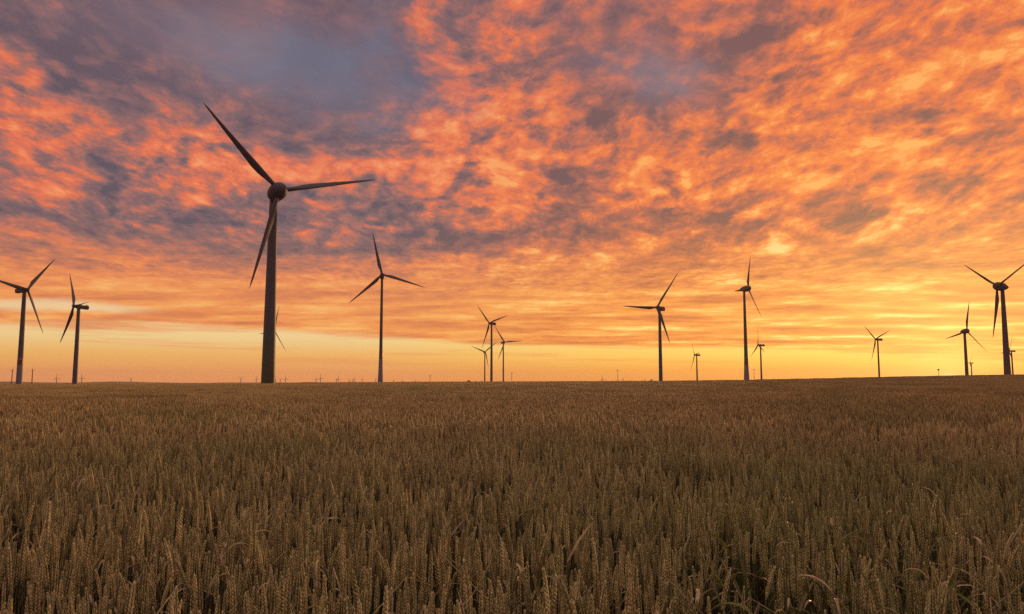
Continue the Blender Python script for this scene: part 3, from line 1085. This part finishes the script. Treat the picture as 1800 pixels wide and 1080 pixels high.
for k in range(4):
    mb = MB()
    for j in range(1300):
        plant(mb, wr.uniform(-1.7, 1.7), wr.uniform(-1.7, 1.7), rH(.055), abs(wr.gauss(0, .05)), wr.uniform(.10, .16), wr.uniform(.022, .03), 3, 1 if wr.random() < .3 else 0)
    SRC[3].append(src('wheat_far_source', mb))

for k in range(8):
    mb = MB()
    a = wr.uniform(0, 6.28)
    H = EAR_TOP + wr.uniform(-.02, .04)
    mb.tube([(0, 0, .3), (.0, 0, .6), (.01 * math.cos(a), .01 * math.sin(a), H - .05)], [.002, .0018, .0014], 3, 1)
    for q in range(1 + k % 2):
        aa = a + q * 2.2 + wr.uniform(-.4, .4)
        strip(mb, (.01 * math.cos(a), .01 * math.sin(a), H - .06 - .02 * q), (math.cos(aa), math.sin(aa), wr.uniform(1.2, 2.6)), wr.uniform(.06, .12), wr.uniform(.005, .009), wr.uniform(1.2, 3.6), 9, 3 if k % 3 else 4, twist=wr.uniform(-1.5, 1.5))
    if k >= 5:      # a bent bare stalk leaning across its neighbours
        lean_ = wr.uniform(.12, .3)
        ca, sa = math.cos(a + 1), math.sin(a + 1)
        mb.tube([(0, 0, H - .3), (lean_ * .4 * ca, lean_ * .4 * sa, H - .12), (lean_ * ca, lean_ * sa, H + .02), (lean_ * 1.35 * ca, lean_ * 1.35 * sa, H - .02)], [.0018, .0016, .0013, .0008], 3, 3)
    SRC[4].append(src('wheat_dry_leaf_source', mb))

for k in range(6):
    mb = MB()
    a = wr.uniform(0, 6.28)
    for q in range(3):
        aa = a + q * 2.1 + wr.uniform(-.5, .5)
        strip(mb, (0, 0, EAR_TOP - .22 + .06 * q), (math.cos(aa), math.sin(aa), wr.uniform(1.5, 3.5)), wr.uniform(.14, .26), wr.uniform(.006, .010), wr.uniform(.8, 3.0), 9, 4, twist=wr.uniform(-1.5, 1.5))
    SRC[5].append(src('wheat_green_leaf_source', mb))

pts, lods, rots, scls = [], [], [], []


def canopy(x, y):
    return .085 * mnoise.noise((x * 3.1, y * 2.2, 5.0)) + .055 * mnoise.noise((x * .9, y * .9, 3.0)) + .05 * mnoise.noise((x * .16, y * .10, 7.0))


def add_pt(x, y, lod, tilt, s):
    pts.append((x, y, height(x, y) - .01))
    lods.append(lod)
    rots.append((wr.gauss(0, tilt), wr.gauss(0, tilt), wr.uniform(0, 6.283)))
    scls.append(s * (1 + canopy(x, y)))


HALF = math.radians(50)


def fill(r0, r1, step, lod, tilt, sj, full=False, thin=None):
    n = int(r1 / step) + 1
    for i in range(-n, n + 1):
        for j in range(-n if full else -1, n + 1):
            x = (i + wr.uniform(-.5, .5)) * step
            y = (j + wr.uniform(-.5, .5)) * step
            r = math.hypot(x, y)
            if not (r0 <= r < r1):
                continue
            if r > 2.5 and abs(math.atan2(x, y)) > HALF:
                continue
            if thin and mnoise.noise((x * 2.3, y * 2.3, 1.0)) > thin:
                continue
            add_pt(x, y, lod, tilt * (3.5 if lod == 0 and wr.random() < .07 else 1), 1 + wr.gauss(0, sj))


fill(.12, 8.5, .0445, 0, .055, .03, True, .33)
fill(8.5, 26, .30, 1, .03, .02)
fill(25.8, 82, 1.2, 2, .0, .015)
fill(81, 219, 3.0, 3, .0, .012)

for px, py in ((1385, 963), (1460, 935), (1478, 968), (1537, 926), (1562, 886), (1400, 868), (415, 912), (522, 1042), (192, 1062), (1732, 892), (1794, 920), (1552, 952),
               (1566, 955), (612, 882), (1548, 985), (560, 1000), (1180, 1015), (1262, 1002), (1620, 985), (1675, 1010), (1705, 940), (1590, 930), (900, 985), (1010, 1020),
               (1050, 930), (300, 960), (60, 900), (760, 930), (1320, 900), (1480, 870), (1650, 860), (1510, 1020), (1440, 1000), (1760, 990)):
    d_ = ray(px, py)
    t_ = (EAR_TOP + .03 - CAMZ) / d_.z
    add_pt(d_.x * t_, d_.y * t_, 4, .12, 1.03)
for q in range(120):
    px, py = wr.gauss(1500, 230), wr.gauss(965, 60)
    d_ = ray(px, py)
    t_ = (EAR_TOP - CAMZ) / d_.z
    add_pt(d_.x * t_, d_.y * t_, 5, .15, wr.uniform(.95, 1.03))
for q in range(420):
    r_, t_ = 1.6 + 16 * wr.random() ** 1.3, wr.uniform(-.8, .8)
    add_pt(r_ * math.sin(t_), r_ * math.cos(t_), 4, .15, 1.0 + wr.uniform(-.02, .03))

pm = bpy.data.meshes.new('wheat_crop')
pm.from_pydata(pts, [], [])
for m_ in WMATS:
    pm.materials.append(m_)
a_ = pm.attributes.new('lod', 'INT', 'POINT')
a_.data.foreach_set('value', lods)
a_ = pm.attributes.new('rot', 'FLOAT_VECTOR', 'POINT')
a_.data.foreach_set('vector', [c for r in rots for c in r])
a_ = pm.attributes.new('scl', 'FLOAT', 'POINT')
a_.data.foreach_set('value', scls)
crop = put('wheat_crop', pm)
tag(crop, 'dense brown ripening wheat covering the whole foreground field up to the horizon', 'wheat', kind='stuff')

ng = bpy.data.node_groups.new('wheat_scatter', 'GeometryNodeTree')
ng.interface.new_socket('Geometry', in_out='INPUT', socket_type='NodeSocketGeometry')
ng.interface.new_socket('Geometry', in_out='OUTPUT', socket_type='NodeSocketGeometry')
gi, go = ng.nodes.new('NodeGroupInput'), ng.nodes.new('NodeGroupOutput')


def attr(nm, ty):
    n = ng.nodes.new('GeometryNodeInputNamedAttribute')
    n.data_type = ty
    n.inputs[0].default_value = nm
    return next(o for o in n.outputs if o.enabled and o.name == 'Attribute')


a_lod, a_rot, a_scl = attr('lod', 'INT'), attr('rot', 'FLOAT_VECTOR'), attr('scl', 'FLOAT')
e2r = ng.nodes.new('FunctionNodeEulerToRotation')
ng.links.new(a_rot, e2r.inputs[0])
jo = ng.nodes.new('GeometryNodeJoinGeometry')
for lod, objs in SRC.items():
    cmp = ng.nodes.new('FunctionNodeCompare')
    cmp.data_type, cmp.operation = 'INT', 'EQUAL'
    ia = [s for s in cmp.inputs if s.type == 'INT']
    ng.links.new(a_lod, ia[0])
    ia[1].default_value = lod
    js = ng.nodes.new('GeometryNodeJoinGeometry')
    for o in objs:
        oi = ng.nodes.new('GeometryNodeObjectInfo')
        oi.inputs['Object'].default_value = o
        gt = ng.nodes.new('GeometryNodeGeometryToInstance')
        ng.links.new(oi.outputs['Geometry'], gt.inputs[0])
        ng.links.new(gt.outputs[0], js.inputs[0])
    rv = ng.nodes.new('FunctionNodeRandomValue')
    rv.data_type = 'INT'
    ri = [s for s in rv.inputs if s.type == 'INT' and s.enabled]
    ri[0].default_value, ri[1].default_value = 0, len(objs) - 1
    rv.inputs['Seed'].default_value = lod + 3
    iop = ng.nodes.new('GeometryNodeInstanceOnPoints')
    ng.links.new(gi.outputs[0], iop.inputs['Points'])
    ng.links.new(cmp.outputs[0], iop.inputs['Selection'])
    ng.links.new(js.outputs[0], iop.inputs['Instance'])
    iop.inputs['Pick Instance'].default_value = True
    ng.links.new(next(o for o in rv.outputs if o.type == 'INT' and o.enabled), iop.inputs['Instance Index'])
    ng.links.new(e2r.outputs[0], iop.inputs['Rotation'])
    ng.links.new(a_scl, iop.inputs['Scale'])
    ng.links.new(iop.outputs[0], jo.inputs[0])
ng.links.new(jo.outputs[0], go.inputs[0])
md = crop.modifiers.new('scatter', 'NODES')
md.node_group = ng
print('wheat points', len(pts))
# ------------------------------------------------------------------ sun and air
sl = bpy.data.lights.new('sun', 'SUN')
sl.energy = 2.0
sl.angle = R_(0.5)
sl.color = (1.0, .55, .22)
so = bpy.data.objects.new('sun', sl)
COL.objects.link(so)
sd = Vector((math.sin(R_(SUN_AZ)) * math.cos(R_(SUN_EL)), math.cos(R_(SUN_AZ)) * math.cos(R_(SUN_EL)), math.sin(R_(SUN_EL))))
so.rotation_euler = sd.to_track_quat('Z', 'Y').to_euler()
so.location = sd * 100

HAZE = 3.0e-5
if HAZE > 0:
    mb = MB()
    mb.box((-14600, -14600, -40), (14600, 14600, 190))
    hm = bpy.data.materials.new('haze_air')
    hm.use_nodes = True
    ht = hm.node_tree
    ht.nodes.clear()
    pv = ht.nodes.new('ShaderNodeVolumePrincipled')
    pv.inputs['Color'].default_value = (.95, .92, .92, 1)
    pv.inputs['Density'].default_value = HAZE
    pv.inputs['Anisotropy'].default_value = .3
    mo = ht.nodes.new('ShaderNodeOutputMaterial')
    ht.links.new(pv.outputs[0], mo.inputs['Volume'])
    hz = put('haze', mb.mesh('haze', [hm], False))
    tag(hz, kind='stuff')
SC.cycles.max_bounces = 6
SC.cycles.diffuse_bounces = 3
SC.cycles.volume_bounces = 0
SC.cycles.use_denoising = False
